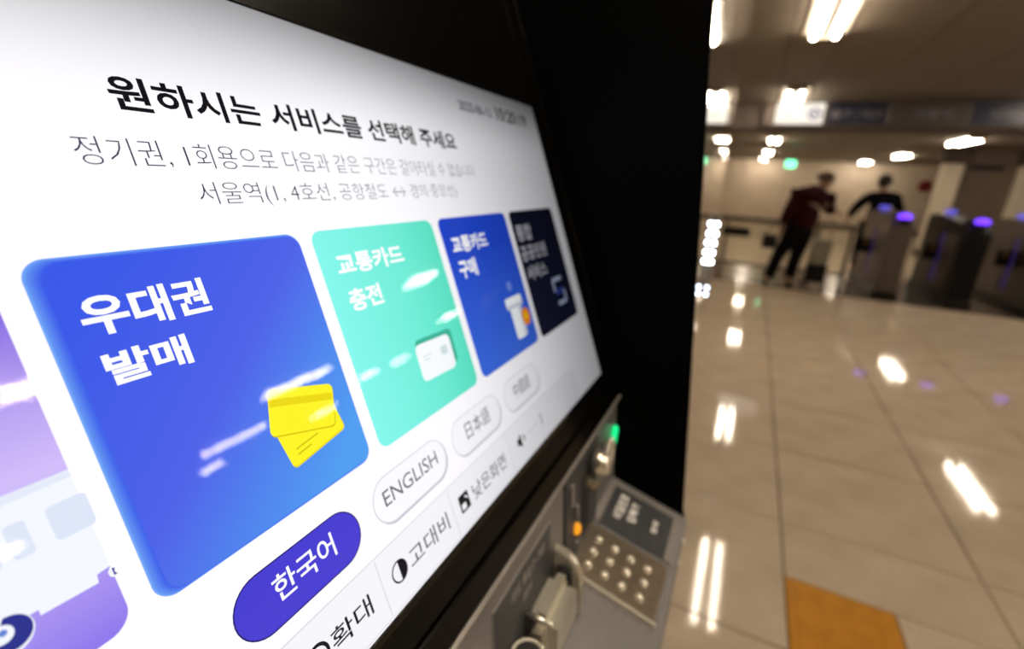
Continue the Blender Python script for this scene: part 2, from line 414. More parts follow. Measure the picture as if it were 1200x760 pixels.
# ------------------------------------------------------------------ people
def skin_mesh(verts, edges, radii, name, mat, parent, root=0, sub=1):
    me = bpy.data.meshes.new(name); me.from_pydata([tuple(v) for v in verts], edges, [])
    o = bpy.data.objects.new(name, me); COL.objects.link(o)
    md = o.modifiers.new('s', 'SKIN'); md.use_smooth_shade = True
    for i, v in enumerate(me.skin_vertices[0].data):
        r = radii[i]; v.radius = r if isinstance(r, tuple) else (r, r); v.use_root = (i == root)
    ss = o.modifiers.new('u', 'SUBSURF'); ss.levels = sub; ss.render_levels = sub
    dg = bpy.context.evaluated_depsgraph_get(); dg.update()
    m2 = bpy.data.meshes.new_from_object(o.evaluated_get(dg))
    COL.objects.unlink(o); bpy.data.objects.remove(o); bpy.data.meshes.remove(me)
    for p in m2.polygons: p.use_smooth = True
    m2.materials.clear(); m2.materials.append(mat)
    n = bpy.data.objects.new(name, m2); return link(n, parent)
class Sk:
    def __init__(s): s.v = []; s.e = []; s.r = []
    def add(s, p, r, frm=None):
        s.v.append(Vector(p)); s.r.append(r); i = len(s.v)-1
        if frm is not None: s.e.append((frm, i))
        return i
    def chain(s, frm, pts):
        for p, r in pts: frm = s.add(p, r, frm)
        return frm
def hand(sk, wrist, wp, d, side):
    """palm and five fingers beyond the wrist vertex; d = pointing direction"""
    d = Vector(d).normalized(); s = Vector(side).normalized(); k = d.cross(s).normalized()
    wp = Vector(wp)
    pm = sk.chain(wrist, [(wp+d*.045, (.030, .018)), (wp+d*.085, (.032, .014))])
    for q, (o_, L) in enumerate(((-.028, .062), (-.009, .075), (.010, .070), (.028, .055))):
        a = wp+d*.088+s*o_
        sk.chain(pm, [(a+d*.01, .009), (a+d*(L*.45)-k*.006, .0085), (a+d*(L*.75)-k*.018, .008), (a+d*(L*.92)-k*.030, .007)])
    a = wp+d*.035-s*.03
    sk.chain(wrist, [(a, .012), (a+d*.03-s*.022, .010), (a+d*.055-s*.03-k*.01, .009)])
def head_mesh(bmv, c, f, up):
    """skull, jaw, nose, ears, brow and lips round centre c, facing f"""
    f = Vector(f).normalized(); up = Vector(up).normalized(); s = up.cross(f).normalized(); up = f.cross(s).normalized()
    R_ = Matrix((s, f, up)).transposed().to_4x4()
    T_ = Matrix.Translation(c) @ R_
    def el(p, r, sc, n=14):
        bmesh.ops.create_uvsphere(bmv, u_segments=n, v_segments=10, radius=r, matrix=T_ @ Matrix.Translation(p) @ Matrix.Diagonal((*sc, 1)))
    el((0, -.01, .025), .088, (.86, 1.08, 1.0), 18); el((0, .02, -.045), .066, (.86, 1.0, 1.05))
    el((0, .092, -.012), .016, (.8, 1.1, 1.5), 8); el((0, .08, -.052), .02, (1.2, .5, .4), 8)
    el((.078, -.005, -.005), .026, (.35, .8, 1.2), 8); el((-.078, -.005, -.005), .026, (.35, .8, 1.2), 8)
    el((.03, .075, .018), .014, (1.1, .6, .7), 8); el((-.03, .075, .018), .014, (1.1, .6, .7), 8)
    return T_
skin = pbr('skin', (.36, .21, .14, 1), .55, noise=.08)
def part_mesh(sk, name, mat, parent, root=0): return skin_mesh(sk.v, sk.e, sk.r, name, mat, parent, root)

# --- person in maroon
P1 = thing('person', 'person in a maroon jacket and black trousers stooping at the ticket gates, seen from behind', 'person', (7.55, -.55, 0))
def A(x, y, z): return Vector((x-7.55, y+.55, z))
sk = Sk()
pel = sk.add(A(7.55, -.60, .82), .09)
ch = sk.chain(pel, [(A(7.55, -.62, .95), .11), (A(7.60, -.66, 1.12), .12), (A(7.62, -.68, 1.24), .10), (A(7.64, -.71, 1.31), .06), (A(7.65, -.74, 1.36), .052)])
for hip, kn, an, he, toe in (((7.48, -.52, .74), (7.48, -.41, .40), (7.44, -.34, .10), (7.40, -.33, .05), (7.56, -.34, .035)), ((7.62, -.68, .74), (7.66, -.64, .40), (7.60, -.61, .10), (7.56, -.60, .05), (7.72, -.66, .035))):
    e = sk.chain(pel, [(A(*hip), .07), (A(*kn), .058), (A(*an), .042)]); sk.chain(e, [(A(*he), .036)]); sk.chain(e, [(A(*toe), .034)])
shL = sk.chain(ch-2, [(A(7.50, -.52, 1.22), .055), (A(7.42, -.43, 1.0), .045), (A(7.44, -.38, .80), .030)])
hand(sk, shL, A(7.44, -.38, .80), (0.05, .05, -1), (1, .2, 0))
shR = sk.chain(ch-2, [(A(7.74, -.80, 1.20), .055), (A(7.80, -.90, 1.05), .045), (A(7.90, -1.0, 1.02), .030)])
hand(sk, shR, A(7.90, -1.0, 1.02), (.8, -.5, -.1), (.4, .8, 0))
body = part_mesh(sk, 'body', skin, P1)
b = bmesh.new(); b.from_mesh(body.data); head_mesh(b, A(7.69, -.79, 1.43), (.55, -.75, -.35), (.1, -.3, 1)); b.to_mesh(body.data); b.free()
for p in body.data.polygons: p.use_smooth = True
sk = Sk(); maroon = pbr('maroon_jacket_cloth', (.026, .0022, .0042, 1), .9, spec=.1, noise=.3, scale=12)
c0 = sk.add(A(7.55, -.59, .74), (.18, .18))
c1 = sk.chain(c0, [(A(7.55, -.61, .94), (.205, .20)), (A(7.59, -.64, 1.12), (.23, .20)), (A(7.62, -.68, 1.26), (.20, .16)), (A(7.65, -.71, 1.335), .09)])
sk.chain(c1-1, [(A(7.50, -.50, 1.23), .095), (A(7.42, -.42, 1.0), .078), (A(7.44, -.38, .83), .058)])
sk.chain(c1-1, [(A(7.76, -.83, 1.20), .095), (A(7.82, -.92, 1.05), .078), (A(7.89, -.985, 1.02), .055)])
part_mesh(sk, 'jacket', maroon, P1)
sk = Sk(); blk = pbr('black_trouser_cloth', (.003, .003, .004, 1), .9, spec=.08, noise=.3, scale=14)
c0 = sk.add(A(7.55, -.60, .95), .15); c0 = sk.chain(c0, [(A(7.55, -.60, .82), .175)])
sk.chain(c0, [(A(7.48, -.52, .70), .115), (A(7.48, -.41, .40), .083), (A(7.445, -.345, .07), .072)])
sk.chain(c0, [(A(7.62, -.68, .70), .115), (A(7.66, -.64, .40), .083), (A(7.60, -.61, .07), .072)])
part_mesh(sk, 'trousers', blk, P1)
for h_, t_ in (((7.40, -.33, .05), (7.60, -.34, .04)), ((7.56, -.60, .05), (7.76, -.67, .04))):
    sk = Sk(); a = sk.add(A(*h_), (.048, .045)); sk.chain(a, [(A(*(Vector(h_)*.5+Vector(t_)*.5)), (.05, .045)), (A(*t_), (.045, .035))])
    part_mesh(sk, 'shoe', M['gateblack'], P1)
b = bmesh.new(); T_ = Matrix.Translation(A(7.68, -.775, 1.475))
bmesh.ops.create_uvsphere(b, u_segments=18, v_segments=12, radius=.105, matrix=T_ @ Matrix.Diagonal((1, 1, .62, 1)))
bmesh.ops.create_cone(b, cap_ends=True, segments=22, radius1=.145, radius2=.11, depth=.02, matrix=T_ @ Matrix.Rotation(.25, 4, 'X') @ Matrix.Translation((0, 0, -.03)))
obj('hat', b, pbr('brown_felt', (.06, .035, .022, 1), .9, noise=.2), P1, True)

bag = thing('shoulder_bag', 'small black bag carried at the left hip of the person in maroon', 'bag', (7.33, -.27, .60))
obj('bag_body', bx((-.05, -.09, -.08), (.05, .09, .11), .03, 3), M['gateblack'], bag)
b = bmesh.new(); pts = [Vector((0, -.09, .10)), Vector((.04, -.12, .25)), Vector((.12, -.20, .45)), Vector((.02, -.02, .22)), Vector((0, .08, .10))]
for p, q in zip(pts, pts[1:]): cyl(b, p, q, .009, n=8)
obj('strap', b, M['gateblack'], bag)
cart = thing('shopping_cart', 'pale upright shopping trolley with a dark base beside the person in maroon', 'trolley', (7.82, -.93, 0))
b = bmesh.new(); prism(b, [(-.10, .33), (.10, .33), (.12, .60), (.09, .66), (-.09, .66), (-.12, .60)], 'x', -.09, .09)
obj('cloth_bag', b, pbr('pale_green_cloth', (.26, .25, .18, 1), .8, noise=.2), cart)
obj('base_box', bx((-.10, -.12, .07), (.10, .12, .33), .015), M['gateblack'], cart)
b = bmesh.new(); cyl(b, (.1, -.10, .3), (.1, -.10, .92), .009, n=8); cyl(b, (.1, .10, .3), (.1, .10, .92), .009, n=8); cyl(b, (.1, -.10, .92), (.1, .10, .92), .011, n=8)
obj('handle', b, M['gatesteel'], cart)
for s in (-1, 1):
    b = bmesh.new(); cyl(b, (.06, s*.115, .05), (.06, s*.145, .05), .05, n=18); obj('wheel', b, M['gateblack'], cart)

# --- person in black
P2 = thing('person', 'person with black hair in a black jacket walking beyond the ticket gates, arms held out', 'person', (9.6, -1.78, 0))
def B(x, y, z): return Vector((x-9.6, y+1.78, z))
sk = Sk()
pel = sk.add(B(9.6, -1.78, .88), .12)
ch = sk.chain(pel, [(B(9.6, -1.79, 1.02), .12), (B(9.6, -1.80, 1.16), .13), (B(9.6, -1.80, 1.26), .11), (B(9.6, -1.79, 1.33), .05), (B(9.6, -1.78, 1.38), .05)])
for hip, kn, an, he, toe in (((9.6, -1.68, .82), (9.68, -1.67, .45), (9.55, -1.66, .10), (9.51, -1.66, .05), (9.68, -1.66, .035)), ((9.6, -1.88, .82), (9.52, -1.89, .45), (9.40, -1.90, .12), (9.36, -1.9, .06), (9.50, -1.90, .035))):
    e = sk.chain(pel, [(B(*hip), .085), (B(*kn), .058), (B(*an), .042)]); sk.chain(e, [(B(*he), .036)]); sk.chain(e, [(B(*toe), .034)])
a = sk.chain(ch-2, [(B(9.6, -1.64, 1.25), .055), (B(9.6, -1.50, 1.08), .045), (B(9.65, -1.42, .88), .030)]); hand(sk, a, B(9.65, -1.42, .88), (.2, .2, -1), (1, 0, 0))
a = sk.chain(ch-2, [(B(9.6, -1.96, 1.25), .055), (B(9.6, -2.05, 1.06), .045), (B(9.75, -2.08, .92), .030)]); hand(sk, a, B(9.75, -2.08, .92), (.6, -.1, -.8), (0, 1, 0))
body = part_mesh(sk, 'body', skin, P2)
b = bmesh.new(); b.from_mesh(body.data); head_mesh(b, B(9.62, -1.77, 1.46), (.9, .1, 0), (0, 0, 1)); b.to_mesh(body.data); b.free()
for p in body.data.polygons: p.use_smooth = True
sk = Sk(); bj = pbr('black_jacket_cloth', (.0035, .0035, .0045, 1), .9, spec=.1, noise=.3, scale=14)
c0 = sk.add(B(9.6, -1.78, .78), (.16, .155))
c1 = sk.chain(c0, [(B(9.6, -1.79, 1.0), (.165, .16)), (B(9.6, -1.80, 1.16), (.175, .15)), (B(9.6, -1.80, 1.27), (.13, .11)), (B(9.6, -1.79, 1.33), .075)])
sk.chain(c1-1, [(B(9.6, -1.63, 1.25), .09), (B(9.6, -1.49, 1.08), .075), (B(9.65, -1.42, .91), .055)])
sk.chain(c1-1, [(B(9.6, -1.97, 1.25), .09), (B(9.6, -2.06, 1.06), .075), (B(9.74, -2.08, .95), .055)])
part_mesh(sk, 'jacket', bj, P2)
sk = Sk(); c0 = sk.add(B(9.6, -1.78, .86), .14)
sk.chain(c0, [(B(9.6, -1.69, .78), .11), (B(9.68, -1.67, .45), .08), (B(9.55, -1.66, .12), .065)])
sk.chain(c0, [(B(9.6, -1.87, .78), .11), (B(9.52, -1.89, .45), .08), (B(9.41, -1.90, .14), .065)])
part_mesh(sk, 'trousers', blk, P2)
for h_, t_ in (((9.51, -1.66, .05), (9.71, -1.66, .04)), ((9.36, -1.9, .055), (9.55, -1.90, .04))):
    sk = Sk(); a = sk.add(B(*h_), (.048, .045)); sk.chain(a, [(B(*(Vector(h_)*.5+Vector(t_)*.5)), (.05, .045)), (B(*t_), (.045, .035))])
    part_mesh(sk, 'shoe', M['gateblack'], P2)
b = bmesh.new(); bmesh.ops.create_uvsphere(b, u_segments=18, v_segments=12, radius=.107, matrix=Matrix.Translation(B(9.60, -1.775, 1.495)) @ Matrix.Diagonal((1, .92, .95, 1)))
obj('hair', b, pbr('black_hair', (.004, .004, .004, 1), .6, noise=.2), P2, True)

# ------------------------------------------------------------------ neighbouring machine (glossy front at the kiosk's right)
t = thing('ticket_machine', 'neighbouring ticket machine with a mirror-like glass front, sliver right of the black kiosk side', 'ticket machine', (.8, .25, 0))
def nb_box(x0, x1, y0, y1, z0, z1, bev=.003):
    return bx((x0-.8, y0-.25, z0), (x1-.8, y1-.25, z1), bev)
def gy(x): return .068+.025*x            # the glass runs very slightly askew to our kiosk
b = bmesh.new()
prism(b, [(.69-.8, gy(.69)+.008-.25), (1.92-.8, gy(1.92)+.008-.25), (1.92-.8, .62-.25), (.69-.8, .62-.25)], 'z', .775, 2.15)
obj('cabinet', b, M['black'], t)
b = bmesh.new()
prism(b, [(.688-.8, gy(.688)-.25), (1.915-.8, gy(1.915)-.25), (1.915-.8, gy(1.915)+.0075-.25), (.688-.8, gy(.688)+.0075-.25)], 'z', .79, 2.14)
obj('glass_front', b, M['paleglass'], t)
obj('pedestal', nb_box(.76, 1.85, .24, .6, 0, .775, .01), M['black'], t)
obj('console_shelf', nb_box(.74, 1.90, .20, .62, .735, .775, .01), M['grey'], t)
st = obj('edge_strip', nb_box(1.862, 1.925, .098, .113, .90, 1.20), M['grey2'], t)
for z in (-.134, -.167, -.200, -.234, -.2675):
    b = bmesh.new(); ball(b, (0, 0, 0), .0064, 10); o = obj('led', b, M['whiteled'], st, True); o.location = (1.862-.8-.001, .1045-.25, EYE+z)
for z in (-.363, -.388):
    b = bmesh.new(); ball(b, (0, 0, 0), .0050, 10); o = obj('led', b, M['whiteled2'], st, True); o.location = (1.862-.8-.001, .1005-.25, EYE+z)

# ================================================================== THE KIOSK
s = .235                               # one screen unit in metres
KL = Vector((.27, .30, 0))
K = thing('ticket_kiosk', 'close-up black and grey subway ticket kiosk with a lit touchscreen menu in Korean', 'ticket kiosk', KL)
XL, XR = -.135, .665
sn, cs = .35836795, .93358043          # tilt of the screen plane
def SP(v, out=0.0):                    # (Y,Z) of a point at height v in the screen plane, relative to the kiosk
    y = (cs - v*sn)*s - out*cs; z = (-sn - v*cs)*s + out*sn
    return (y-KL.y, z+EYE)
def kx_(x): return x-KL.x
def kw(x, y, z): return Vector((x, y, z+EYE))-KL
# cabinet behind the screen
top = SP(-1.85, -.012); bot = SP(1.03, -.012)
prof = [bot, top, (top[0]+.03, top[1]+.03), (.62-.3, top[1]+.03), (.62-.3, .70), (.1, .68), (.1305-.3, EYE-.452), (.139-.3, EYE-.32)]
b = bmesh.new(); prism(b, prof, 'x', kx_(XL), kx_(XR)); obj('cabinet', b, M['black'], K)
# pedestal below the tray
b = bmesh.new(); prism(b, [(.05-.3, EYE-.60), (.12-.3, .12), (.58-.3, .12), (.58-.3, .70), (.05-.3, EYE-.50)], 'x', kx_(XL+.03), kx_(XR-.03)); obj('pedestal', b, M['grey'], K)
obj('plinth', bx((kx_(XL+.05), .16-.3, 0), (kx_(XR-.05), .56-.3, .12), .005), M['black'], K)
# side fins
def fin(x0, x1):
    f = [(.0035, -.500), (.0133, -.474), (.0837, .2007), (.0995, .352), (.13, .42), (.60, .42), (.62, .40), (.62, -1.3+.1), (.15, -1.3+.1), (.11, -.62), (.02, -.56)]
    b = bmesh.new(); prism(b, [(p[0]-.3, p[1]+EYE) for p in f], 'x', kx_(x0), kx_(x1)); return b
o = obj('side_panel', fin(XR, XR+.008), M['fin'], K); o['label'] = 'matt black right-hand side panel'
obj('side_panel', fin(XL-.022, XL), M['fin'], K)
# screen frame of reference: local x along the screen, y up the screen, z out of it
SM = Matrix(((1, 0, 0, 0), (0, sn, -cs, cs*s), (0, cs, sn, -sn*s+EYE), (0, 0, 0, 1)))
SM = Matrix.Translation(-KL) @ SM
def onscreen(o): o.matrix_local = SM; return o
UL, UR, VT, VB = -.378, 2.636, -.763, .812
# bezel: four bars round the display
def bz(name, u0, u1, v0, v1, z0, z1, mat, bev=.0008):
    return onscreen(obj(name, bx((u0*s, -v1*s, z0), (u1*s, -v0*s, z1), bev), mat, K))
bb = bmesh.new()
UX0, UX1 = XL/s, XR/s
for u0, u1, v0, v1 in ((UX0, UL, -1.85, .955), (UR, UX1, -1.85, .955), (UL, UR, -1.85, VT), (UL, UR, VB, .925)):
    box(bb, (u0*s, -v1*s, -.012), (u1*s, -v0*s, .0012), .0006)
onscreen(obj('bezel', bb, M['bezel'], K))
bz('bezel_lip', UX0, UX1-.0, .93, 1.022, -.012, .0042, M['bezel'], .0015)
bz('bezel_lip', UR+.13, UR+.16, -1.6, .925, -.002, .0035, M['bezel'], .001)
bz('trim_rail', UX0, UX1, 1.024, 1.046, -.012, .0058, M['grey2'], .002)

# ---------------- the display and its picture
def lcd(name, c1, c2=None, axis=0, a=0.0, b_=1.0, c3=None, mid=.5, glowk=1.0):
    """back-lit LCD colour; c1..c2(..c3) is the artwork's own gradient along local x/y.  The panel is brightest seen square on and
    fades towards grazing and from-below directions, as liquid crystal panels do."""
    m = bpy.data.materials.new(name); m.use_nodes = True
    nt = m.node_tree; nt.nodes.clear(); N = nt.nodes.new; L = nt.links.new
    out = N('ShaderNodeOutputMaterial'); em = N('ShaderNodeEmission'); L(em.outputs[0], out.inputs[0])
    g = N('ShaderNodeGroup'); g.node_tree = lcd_group(); L(g.outputs[0], em.inputs['Strength'])
    if glowk != 1.0:
        mk = N('ShaderNodeMath'); mk.operation = 'MULTIPLY'; mk.inputs[1].default_value = glowk
        L(g.outputs[0], mk.inputs[0]); L(mk.outputs[0], em.inputs['Strength'])
    if c2 is None:
        em.inputs['Color'].default_value = c1
    else:
        tc = N('ShaderNodeTexCoord'); sx = N('ShaderNodeSeparateXYZ'); L(tc.outputs['Object'], sx.inputs[0])
        mr = N('ShaderNodeMapRange'); mr.inputs[1].default_value = a*s; mr.inputs[2].default_value = b_*s
        if axis == 2:
            ad = N('ShaderNodeMath'); ad.operation = 'SUBTRACT'; L(sx.outputs[0], ad.inputs[0]); L(sx.outputs[1], ad.inputs[1]); L(ad.outputs[0], mr.inputs[0])
        else: L(sx.outputs[axis], mr.inputs[0])
        rp = N('ShaderNodeValToRGB'); rp.color_ramp.elements[0].color = c1; rp.color_ramp.elements[1].color = c2
        if c3: e = rp.color_ramp.elements.new(mid); e.color = c3
        L(mr.outputs[0], rp.inputs[0]); L(rp.outputs[0], em.inputs['Color'])
    return m
_g = []
def lcd_group():
    if _g: return _g[0]
    g = bpy.data.node_groups.new('panel_viewing_angle', 'ShaderNodeTree'); _g.append(g)
    g.interface.new_socket('strength', in_out='OUTPUT', socket_type='NodeSocketFloat')
    N = g.nodes.new; L = g.links.new
    out = N('NodeGroupOutput'); geo = N('ShaderNodeNewGeometry')
    def dot(vec):
        d = N('ShaderNodeVectorMath'); d.operation = 'DOT_PRODUCT'; d.inputs[1].default_value = vec; L(geo.outputs['Incoming'], d.inputs[0]); return d.outputs['Value']
    cn = dot((0, -cs, sn)); dn = dot((0, -sn, -cs))
    def mth(op, x, y=None):
        n = N('ShaderNodeMath'); n.operation = op
        for i, q in enumerate((x, y)):
            if q is None: continue
            if isinstance(q, (int, float)): n.inputs[i].default_value = q
            else: L(q, n.inputs[i])
        return n.outputs[0]
    def ss(x, a, b, lo, hi):
        n = N('ShaderNodeMapRange'); n.interpolation_type = 'SMOOTHSTEP'
        L(x, n.inputs[0]); n.inputs[1].default_value = a; n.inputs[2].default_value = b; n.inputs[3].default_value = lo; n.inputs[4].default_value = hi; return n.outputs[0]
    f1 = ss(cn, .22, .66, .08, 1.0)
    tan = mth('DIVIDE', dn, mth('MAXIMUM', cn, .05))
    f2 = ss(tan, .46, .88, 1.0, .17)
    L(mth('MULTIPLY', mth('MULTIPLY', f1, f2), 1.08), out.inputs[0])
    return g
WHITE = lcd('screen_white', (.985, .968, 1.0, 1))
D = onscreen(obj('display', bx((UL*s, -VB*s, -.006), (UR*s, -VT*s, 0)), WHITE, K))
lay = [0]
def flat(bm, name, mat, z=None, label=None):
    if z is None: lay[0] += 1; z = .00002*lay[0]
    for v in bm.verts: v.co.z = z
    o = obj(name, bm, mat, D)
    if label: o['label'] = label
    return o
def poly(name, pts, mat, z=None, label=None):
    b = bmesh.new(); vs = [b.verts.new((u*s, -v*s, 0)) for u, v in pts]; f = b.faces.new(vs); b.normal_update()
    if f.normal.z < 0: f.normal_flip()
    return flat(b, name, mat, z, label)
def rr_pts(u0, v0, u1, v1, r, n=8):
    P = []
    for cu, cv, a0 in ((u1-r, v0+r, -90), (u1-r, v1-r, 0), (u0+r, v1-r, 90), (u0+r, v0+r, 180)):
        for k in range(n+1):
            a = math.radians(a0+90*k/n); P.append((cu+r*math.cos(a), cv+r*math.sin(a)))
    return P
def rrect(name, u0, v0, u1, v1, r, mat, z=None, label=None): return poly(name, rr_pts(u0, v0, u1, v1, r), mat, z, label)
def outline(name, u0, v0, u1, v1, r, wd, mat, z=None):
    b = bmesh.new(); A_ = rr_pts(u0, v0, u1, v1, r); B_ = rr_pts(u0+wd, v0+wd, u1-wd, v1-wd, r-wd)
    va = [b.verts.new((u*s, -v*s, 0)) for u, v in A_]; vb = [b.verts.new((u*s, -v*s, 0)) for u, v in B_]; n = len(va)
    for i in range(n): b.faces.new((va[i], vb[i], vb[(i+1) % n], va[(i+1) % n]))
    for f in b.faces:
        f.normal_update()
        if f.normal.z < 0: f.normal_flip()
    return flat(b, name, mat, z)
def text(body, u0, u1, v0, v1, mat, bold=0.0, label=None):
    bm = fit_text(text_mesh(body, bold), u0*s, u1*s, -v1*s, -v0*s)
    return flat(bm, 'lettering', mat, None, label)
def line(name, u0, v0, u1, v1, wd, mat):
    d = Vector((u1-u0, v1-v0)); n = Vector((-d.y, d.x)).normalized()*wd/2
    return poly(name, [(u0-n.x, v0-n.y), (u1-n.x, v1-n.y), (u1+n.x, v1+n.y), (u0+n.x, v0+n.y)], mat)
INK = lcd('ink_black', srgb(22, 20, 26)); INK2 = lcd('ink_slate', srgb(62, 62, 84)); INKG = lcd('ink_grey', srgb(105, 104, 110))
TW = lcd('text_white', (1, 1, 1, 1))
# headings
text('원하시는 서비스를 선택해 주세요', .537, 1.722, -.531, -.463, INK, .022)
text('정기권, 1회용으로 다음과 같은 구간은 갈아타실 수 없습니다', .450, 1.806, -.409, -.355, INK2, -.014)
text('서울역(1, 4호선, 공항철도 ↔ 경의·중앙선)', .636, 1.624, -.328, -.272, INK2, -.014)
text('2025-06-12', 1.83, 2.11, -.682, -.640, INK2, .014)
text('10:20:19', 2.16, 2.50, -.700, -.635, INK, .016)
# cards
PW = .5222; PG = .0365; CT, CB = -.2005, .405
u = .3157-PG-PW
c_pur = lcd('card_purple', srgb(96, 62, 216), srgb(140, 118, 232), 1, -CT, -CB, srgb(206, 186, 246), .52)
rrect('menu_card', u, CT, u+PW, CB, .035, c_pur, label='purple card with a white train, leftmost on the screen')
tw1 = lcd('train_white', srgb(240, 243, 250)); tw2 = lcd('train_pale', srgb(218, 226, 244)); tw3 = lcd('train_roof', srgb(226, 231, 246))
ur = u+PW
poly('train_body', [(u+.06, .13), (ur, .128), (ur, .299), (.261, .301), (.259, .314), (.189, .311), (.189, .302), (u+.06, .30)], tw1)
poly('train_roof', [(u+.06, .128), (ur, .128), (ur, .1405), (u+.06, .144)], tw3)
rrect('train_window', .236, .170, .2865, .225, .008, tw2); rrect('train_window', .1885, .171, .2125, .223, .006, tw2); rrect('train_window', .140, .171, .176, .223, .006, tw2)
rrect('train_window', .09, .171, .128, .223, .006, tw2); rrect('train_window', .03, .171, .078, .223, .006, tw2)
navyd = lcd('wheel_navy', srgb(46, 52, 140))
def disc(name, u, v, r, mat, n=28, a0=0, a1=360, sc=1): return poly(name, [(u+r*math.cos(math.radians(a0+(a1-a0)*k/n)), v+r*sc*math.sin(math.radians(a0+(a1-a0)*k/n))) for k in range(n)], mat)
for wu in (.152, .02):
    disc('wheel', wu, .312, .029, tw1); disc('wheel', wu+.003, .311, .0245, navyd, a0=-90, a1=160); disc('wheel_hub', wu-.004, .307, .013, tw1); disc('wheel_hub', wu-.002, .305, .0045, lcd('hub_blue', srgb(96, 130, 210)))
poly('wheel', [(ur, .299), (.278, .300), (.273, .307), (.274, .315), (.280, .320), (ur, .320)], tw1)
poly('wheel', [(ur, .303), (.283, .305), (.281, .311), (.284, .316), (ur, .316)], navyd)
text('1회용', u+.055, u+.27, -.131, -.063, TW, .035); text('발매', u+.06, u+.2, -.030, .028, TW, .035)
u = .3157
cb1 = lcd('card_blue', srgb(58, 88, 228), srgb(80, 156, 238), 2, .25, 1.12, srgb(78, 96, 228), .45)
e1 = lcd('card_edge_blue', srgb(110, 160, 244)); rrect('menu_card', u, CT, u+PW, CB, .035, e1)
for k_, c_ in enumerate(((96, 142, 236), (88, 132, 235), (80, 120, 233), (72, 108, 231), (65, 98, 230))):
    rrect('card_edge', u+.004+.0035*k_, CT+.002+.0012*k_, u+PW-.0005, CB-.001-.0006*k_, .034, lcd('card_edge_blue', srgb(*c_)))
rrect('menu_card', u+.0215, CT+.008, u+PW-.001, CB-.004, .032, cb1, label='large blue card for preferential tickets')
text('우대권', .366, .578, -.132, -.061, TW, .032); text('발매', .3715, .5095, -.031, .0275, TW, .032)
YEL = lcd('card_icon_yellow', srgb(250, 240, 40)); YEL2 = lcd('card_icon_yellow_dark', srgb(232, 214, 24)); YEL3 = lcd('card_icon_line', srgb(212, 192, 20))
def rot_rr(name, cu, cv, wu, hv, r, ang, mat):
    P = rr_pts(-wu/2, -hv/2, wu/2, hv/2, r, 6); a = math.radians(ang)
    return poly(name, [(cu+p[0]*math.cos(a)-p[1]*math.sin(a), cv+p[0]*math.sin(a)+p[1]*math.cos(a)) for p in P], mat)
rot_rr('card_icon', .700, .262, .165, .098, .012, -9, YEL2); rot_rr('card_icon', .699, .259, .163, .096, .012, -9, YEL)
line('card_icon_line', .645, .283, .71, .274, .0035, YEL3); line('card_icon_line', .645, .296, .685, .290, .0035, YEL3)
rot_rr('card_icon', .696, .208, .172, .104, .013, 16, YEL3); rot_rr('card_icon', .695, .205, .171, .103, .013, 16, YEL)
rot_rr('card_icon_band', .700, .185, .168, .017, .002, 16, YEL2)
u += PW+PG
cg = lcd('card_green', srgb(132, 244, 234), srgb(92, 226, 196), 0, .87, 1.40)
rrect('menu_card', u, CT, u+PW, CB, .032, cg, label='green card for topping up')
text('교통카드', .928, 1.203, -.134, -.074, TW, .034); text('충전', .932, 1.060, -.035, .0275, TW, .034)
sh = lcd('icon_shadow_green', srgb(64, 178, 150)); ic = lcd('icon_white', srgb(246, 250, 252)); icl = lcd('icon_line', srgb(206, 222, 226))
rot_rr('card_icon', 1.225, .230, .195, .118, .018, 2, sh); rot_rr('card_icon', 1.212, .245, .182, .118, .02, 2, ic)
line('card_icon_line', 1.15, .225, 1.19, .226, .004, icl); line('card_icon_line', 1.15, .238, 1.18, .239, .004, icl); rot_rr('card_icon_chip', 1.26, .235, .035, .03, .006, 2, icl)
u += PW+PG
cb2 = lcd('card_blue_deep', srgb(34, 72, 204), srgb(60, 106, 220), 1, .1, -.405)
rrect('menu_card', u, CT, u+PW, CB, .030, cb2, label='deep blue card for buying a card')
text('교통카드', 1.482, 1.742, -.131, -.066, TW, .034); text('구매', 1.484, 1.608, -.040, .031, TW, .034)
g2 = lcd('icon_grey', srgb(206, 210, 226)); org = lcd('coin_orange', srgb(240, 140, 20)); bl = lcd('icon_dot', srgb(110, 140, 226))
poly('bottle_icon', [(1.77, .205), (1.865, .205), (1.865, .34), (1.855, .35), (1.78, .35), (1.77, .34)], ic)
poly('bottle_icon', [(1.845, .205), (1.875, .205), (1.870, .345), (1.845, .35)], g2)
rrect('bottle_cap', 1.745, .165, 1.895, .215, .012, ic); rrect('bottle_cap', 1.745, .198, 1.895, .215, .006, g2)
disc('coin_icon', 1.895, .272, .040, org, sc=1.0); line('coin_mark', 1.88, .262, 1.91, .262, .006, YEL); line('coin_mark', 1.88, .276, 1.91, .276, .006, YEL)
disc('dot_icon', 1.815, .118, .022, bl)
u += PW+PG
cd = lcd('card_ink', srgb(20, 22, 40), srgb(26, 28, 50), 1, .2, -.4)
rrect('menu_card', u, CT, u+PW, CB, .030, cd, label='near-black card, rightmost on the screen')
tg = lcd('text_pale', srgb(176, 174, 184))
text('통합', 2.022, 2.188, -.136, -.056, tg, .03); text('공공민원', 2.012, 2.308, -.035, .040, tg, .03); text('서비스', 2.02, 2.252, .062, .135, tg, .03)
ci = lcd('icon_bracket', srgb(176, 186, 214)); cj = lcd('icon_bracket_blue', srgb(48, 66, 150))
for a in (((2.28, .175), (2.40, .175)), ((2.28, .175), (2.28, .235)), ((2.40, .24), (2.40, .30)), ((2.29, .30), (2.40, .30))):
    line('bracket_icon', *a[0], *a[1], .022, ci)
line('bracket_icon', 2.29, .24, 2.39, .24, .03, cj)
